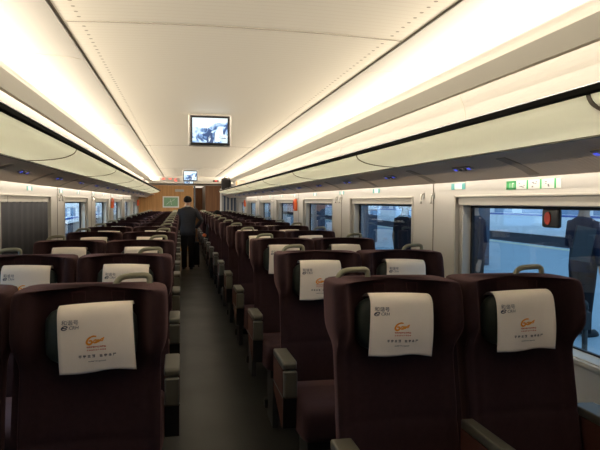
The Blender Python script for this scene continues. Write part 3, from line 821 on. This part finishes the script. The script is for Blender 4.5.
# ------------------------------------------------------------------ people
def skin_mesh(name, joints_, edges, m, parent, sub=2):
    me = bpy.data.meshes.new(name); me.from_pydata([j[0] for j in joints_], edges, []); me.update()
    o = bpy.data.objects.new(name, me); COL.objects.link(o)
    md = o.modifiers.new('skin', 'SKIN'); md.use_smooth_shade = True
    for i, j in enumerate(joints_):
        r = j[1]; r = (r, r) if not isinstance(r, tuple) else r
        me.skin_vertices[0].data[i].radius = r
    me.skin_vertices[0].data[0].use_root = True
    s = o.modifiers.new('sub', 'SUBSURF'); s.levels = sub; s.render_levels = sub
    bake(o); o.data.materials.clear(); o.data.materials.append(m)
    for p in o.data.polygons: p.use_smooth = True
    if parent: o.parent = parent
    return o
def person(name, loc, rz, H, coat, trousers, label, arms, seated=False, hair=True, collar=True):
    """built facing local -y; arms = two (elbow, wrist) pairs, x positive is the person's left"""
    k = H/1.72
    t = empty(name, loc, rz); tag(t, label, 'person')
    V = lambda x, y, z: (x*k, y*k, z*k)
    hip = .92 if not seated else .67
    sh = hip + .50; nk = hip + .56; hd = hip + .69
    # body: head, neck, torso core, limbs in one surface
    J = [(V(0, 0, hip), .11*k), (V(0, .01, hip+.25), .11*k), (V(0, .01, sh-.04), .10*k), (V(0, 0, nk), .055*k), (V(0, -.01, hd-.055), .062*k), (V(0, -.015, hd), .088*k), (V(0, -.005, hd+.065), .075*k)]
    E = [(0,1),(1,2),(2,3),(3,4),(4,5),(5,6)]
    for s, (el, wr) in zip((-1, 1), arms):
        b = len(J); hx, hy, hz = wr
        d = (Vector(wr)-Vector(el)).normalized()
        J += [(V(s*.17, .01, sh-.02), .05*k), (V(s*el[0], el[1], el[2]+hip), .038*k), (V(s*hx, hy, hz+hip), .027*k), (V(s*(hx+d.x*.07), hy+d.y*.07, hz+hip+d.z*.07), .030*k)]
        E += [(2, b), (b, b+1), (b+1, b+2), (b+2, b+3)]
        for q, (fx, fl) in enumerate(((-.024, .060), (-.008, .072), (.008, .068), (.024, .055))):
            c = len(J); base_ = Vector((s*(hx+d.x*.09), hy+d.y*.09, hz+hip+d.z*.09)); dd = Vector((s*d.x, d.y, d.z))
            side_ = dd.cross(Vector((1, 0, 0))); side_ = side_.normalized() if side_.length > .1 else Vector((0, 1, 0))
            p1 = base_ + side_*fx + dd*fl*.6; p2 = p1 + dd*fl*.4 + Vector((-s*.012, 0, 0))
            J += [(tuple(p1*k), .009*k), (tuple(p2*k), .007*k)]; E += [(b+3, c), (c, c+1)]
        c = len(J); base_ = Vector((s*(hx+d.x*.04), hy+d.y*.04-.03, hz+hip+d.z*.04)); J += [(tuple(base_*k), .010*k), (tuple((base_+Vector((0, -.015, -.03)))*k), .008*k)]; E += [(b+3, c), (c, c+1)]
    legs = []
    for s in (-1, 1):
        b = len(J)
        if seated: pts = [((s*.10, -.02, hip-.01), .085), ((s*.11, -.42, hip-.02), .06), ((s*.11, -.45, .10), .042), ((s*.11, -.55, .04), .035)]
        else: pts = [((s*.10, 0, hip-.05), .088), ((s*.082, -.01, .50), .055), ((s*.082, .01, .09), .040), ((s*.084, -.12, .035), .036)]
        legs.append(pts)
        J += [(V(*p), r*k) for p, r in pts]; E += [(0, b), (b, b+1), (b+1, b+2), (b+2, b+3)]
    body = skin_mesh('body', J, E, M['skin'], t)
    # face: nose, ears, eyes, mouth as sub-pieces of the head
    mb = MB(); mb.tube([V(0, -.095, hd+.02), V(0, -.118, hd-.015), V(0, -.098, hd-.028)], [.008*k, .014*k, .010*k], 6)
    for s in (-1, 1): mb.tube([V(s*.084, 0, hd+.02), V(s*.098, .012, hd), V(s*.084, .005, hd-.03)], [.010*k, .014*k, .008*k], 6)
    mb.build('nose_and_ears', M['skin'], body, smooth=True)
    mb = MB()
    for s in (-1, 1): mb.tube([V(s*.045, -.094, hd+.012), V(s*.022, -.098, hd+.012)], .007*k, 6)
    mb.build('eyes', M['hair'], body, smooth=True)
    mb = MB(); mb.tube([V(-.025, -.092, hd-.05), V(0, -.097, hd-.05), V(.025, -.092, hd-.05)], .005*k, 6); mb.build('mouth', M['redink'], body, smooth=True)
    # hair cap
    rings = []
    for i in range(9):
        a = -.15 + (PI/2+.15)*i/8; rr = math.cos(a)
        rings.append([V(.096*rr*math.cos(b)*1.0, .012 + .108*rr*math.sin(b) , hd + .018 + .108*math.sin(a) + (.035*(-math.sin(b)) if i < 3 else 0)*1.0) for b in [2*PI*j/18 for j in range(18)]])
    MB().loft(rings).build('hair', M['hair'], t, smooth=True)
    # jacket: torso loft + sleeves
    rings = []
    hem = hip-.12 if not seated else hip-.02
    for z, a, b_, y in ((hem, .185, .125, .0), (hip+.02, .182, .125, .0), (hip+.16, .168, .115, .005), (hip+.30, .200, .122, .005), (hip+.42, .222, .120, .01), (sh-.01, .212, .098, .01), (sh+.035, .125, .075, .01), (sh+.062, .066, .062, .005)):
        rings.append([V(a*math.copysign(abs(math.cos(q))**.85, math.cos(q)), y + b_*math.sin(q), z) for q in [2*PI*j/24 for j in range(24)]])
    jk = MB().loft(rings).build('jacket', coat, t, smooth=True)
    for s, (el, wr) in zip((-1, 1), arms):
        A = Vector((s*.165, .01, sh-.035)); B = Vector((s*el[0], el[1], el[2]+hip)); C = Vector((s*wr[0], wr[1], wr[2]+hip))
        C = B + (C-B)*.95
        pts = [A - Vector((s*.05, 0, 0)), A, A.lerp(B, .35), A.lerp(B, .8), B + (B-A).normalized()*.0, B.lerp(C, .25), B.lerp(C, .7), C]
        MB().tube([tuple(p*k) for p in pts], [x*k for x in (.060, .070, .062, .054, .054, .050, .044, .040)], 12).build('sleeve', coat, jk, smooth=True)
    if collar:
        MB().loft([[V(a*math.cos(q), .005 + a*math.sin(q), z) for q in [2*PI*j/18 for j in range(18)]] for a, z in ((.068, sh+.05), (.064, sh+.085), (.060, sh+.087))]).build('shirt_collar', M['shirt'], t, smooth=True)
    tr = None
    if seated: mbt = [MB().tube([V(s*.09, .02, hip-.02), V(s*.105, -.20, hip-.01), V(s*.11, -.40, hip-.015), V(s*.11, -.455, hip-.08), V(s*.11, -.45, .34), V(s*.11, -.45, .10)], [x*k for x in (.10, .095, .078, .072, .06, .055)], 12) for s in (-1, 1)]
    else: mbt = [MB().tube([V(s*.072, 0, hip+.04), V(s*.085, 0, hip-.06), V(s*.084, 0, hip-.25), V(s*.080, -.005, .50), V(s*.080, .01, .28), V(s*.080, .01, .05)], [x*k for x in (.105, .105, .092, .074, .064, .062)], 12) for s in (-1, 1)]
    m2 = MB()
    for q in mbt: n_ = len(m2.v); m2.v += q.v; m2.f += [tuple(i+n_ for i in f_) for f_ in q.f]
    m2.build('trousers', trousers, t, smooth=True)
    for s in (-1, 1):
        yy = -.47 if seated else -.02
        MB().loft([[V(s*(.11 if seated else .085) + wx*math.cos(q), yy + (.09*1.0) * 0 + ly*math.sin(q) - .04, z) for q in [2*PI*j/16 for j in range(16)]] for wx, ly, z in ((.046, .135, .0), (.050, .14, .02), (.045, .12, .05), (.036, .07, .085))]).build('shoe', M['black'], t, smooth=True)
    return t
down = ((.22, .02, .20), (.235, -.03, -.04))
# attendant walking away along the aisle, facing the far end (rotated half a turn)
person('person', (-.07, 13.3, 0), PI, 1.57, M['suit'], M['trouser'], 'person in a dark suit seen from behind, standing in the aisle with an elbow out', (((.33, .05, .24), (.19, -.06, .05)), ((.20, .03, .21), (.18, -.10, .0))))
person('person', (.4935, 1.888 + 1.16*9 - .22, -.09), 0, 1.60, M['trouser'], M['trouser'], 'dark-haired person seated in a far aisle seat right of the aisle', (((.21, -.02, .22), (.12, -.25, .10)), ((.21, -.02, .22), (.12, -.25, .10))), seated=True)
ZP = -.12
person('person', (4.50, 6.45, ZP), PI/2+.2, 1.66, M['coat'], M['trouser'], 'person in a dark coat on the platform holding a grey folder', (down, ((.23, .0, .22), (.20, -.24, .16))), collar=False)
fo = MB().box(-.16, .16, -.012, .012, -.20, .20).build('folder', M['folder'], bevel=.004, loc=(4.30, 6.18, 1.00)); fo.rotation_euler = (.1, .15, .25); tag(fo, 'grey folder held by the person on the platform', 'folder')
person('person', (3.55, 7.35, ZP), -PI/2, 1.66, M['coat'], M['trouser'], 'person in a dark coat at the far edge of the nearest right window', (down, down), collar=False)
person('person', (4.3, 10.9, ZP), PI/2, 1.68, M['coat'], M['trouser'], 'person in dark clothes on the platform seen through the second right window', (down, down), collar=False)
person('person', (3.3, 9.2, ZP), .5, 1.62, M['trouser'], M['trouser'], 'person in black clothes nearest the second right window', (down, down), collar=False)

# ------------------------------------------------------------------ outside
pf = MB().box(1.75, 13.3, -25, 110, ZP-.3, ZP).build('ground', M['platform']); tag(pf, kind=STR)
ty = MB().box(12.55, 12.95, -25, 110, ZP, ZP+.006).build('trim_90', M['tactile']); tag(ty, kind=STR)
bd = MB().box(-60, 60, -60, 160, ZP-1.6, ZP-1.5).build('ground_track_bed', M['ballast']); tag(bd, kind=STR)
ru = MB().box(13.9, 14.0, -25, 110, -1.6, -.25).build('ground_edge', M['skirt']); tag(ru, kind=STR)
def train(x, s, label, zs, y0, y1):
    """x = near side face, s = direction away from us; zs = (skirt_top, white_top, window_top, roof)"""
    t = empty('passenger_train', (x, (y0+y1)/2, ZP-1.2)); tag(t, label, 'train'); z0 = ZP-1.2; h = (y1-y0)/2
    def bx(xa, xb, za, zb, nm, m, bev=0): a, b = sorted((s*xa, s*xb)); return MB().box(a, b, -h, h, za-z0, zb-z0).build(nm, m, t, bevel=bev)
    bx(.06, 2.9, z0, zs[0], 'underframe', M['skirt'])
    bx(0, 3.0, zs[0], zs[1], 'lower_body', M['trainwhite'], .03)
    bx(-.004, 3.0, zs[1]-.10, zs[1]-.02, 'blue_stripe', M['trainblue'])
    bx(.02, 2.98, zs[1], zs[2], 'window_band', M['trainglass'])
    mb = MB()
    y = -h
    while y < h:
        a, b = sorted((s*0.0, s*.1)); mb.box(a, b, y, y+.75, zs[1]-z0, zs[2]-z0); y += 2.3
    mb.build('body_pillars', M['trainwhite'], t)
    bx(0, 3.0, zs[2], zs[3], 'upper_body', M['trainwhite'], .05)
train(14.1, 1, 'white train with a thin blue stripe parked across the platform', (.18, 1.05, 1.75, 2.9), -20, 100)
train(-5.2, -1, 'white train with a bluish window band seen through the left windows', (.42, .72, 1.12, 2.9), -15, 90)
po_ = empty('bollard_post', (2.43, 3.58, ZP)); tag(po_, 'thin dark post standing on the platform outside the nearest window', 'post')
MB().tube([(0,0,0),(0,0,.88)], .018, 10).build('post', M['darkmetal'], po_, smooth=True)
MB().box(-.03, .03, -.02, .02, .74, .86).build('latch_box', M['darkmetal'], po_, bevel=.006)
MB().tube([(0,0,.88),(0,0,.92),(0,0,.935)], [.022, .016, .004], 10).build('cap', M['darkmetal'], po_, smooth=True)
for i, (x, y) in enumerate(((7.2, 14.5), (7.2, 23.5), (7.2, 32.5))):
    c = MB().box(-.3, .3, -.3, .3, 0, 4.5).build('platform_pillar', M['pillar'], bevel=.03, loc=(x, y, ZP))
    tag(c, ['square grey platform pillar seen through the second right window', 'second platform pillar, further along', 'furthest platform pillar', 'platform pillar nearest the camera'][i], 'pillar', 'platform pillars')
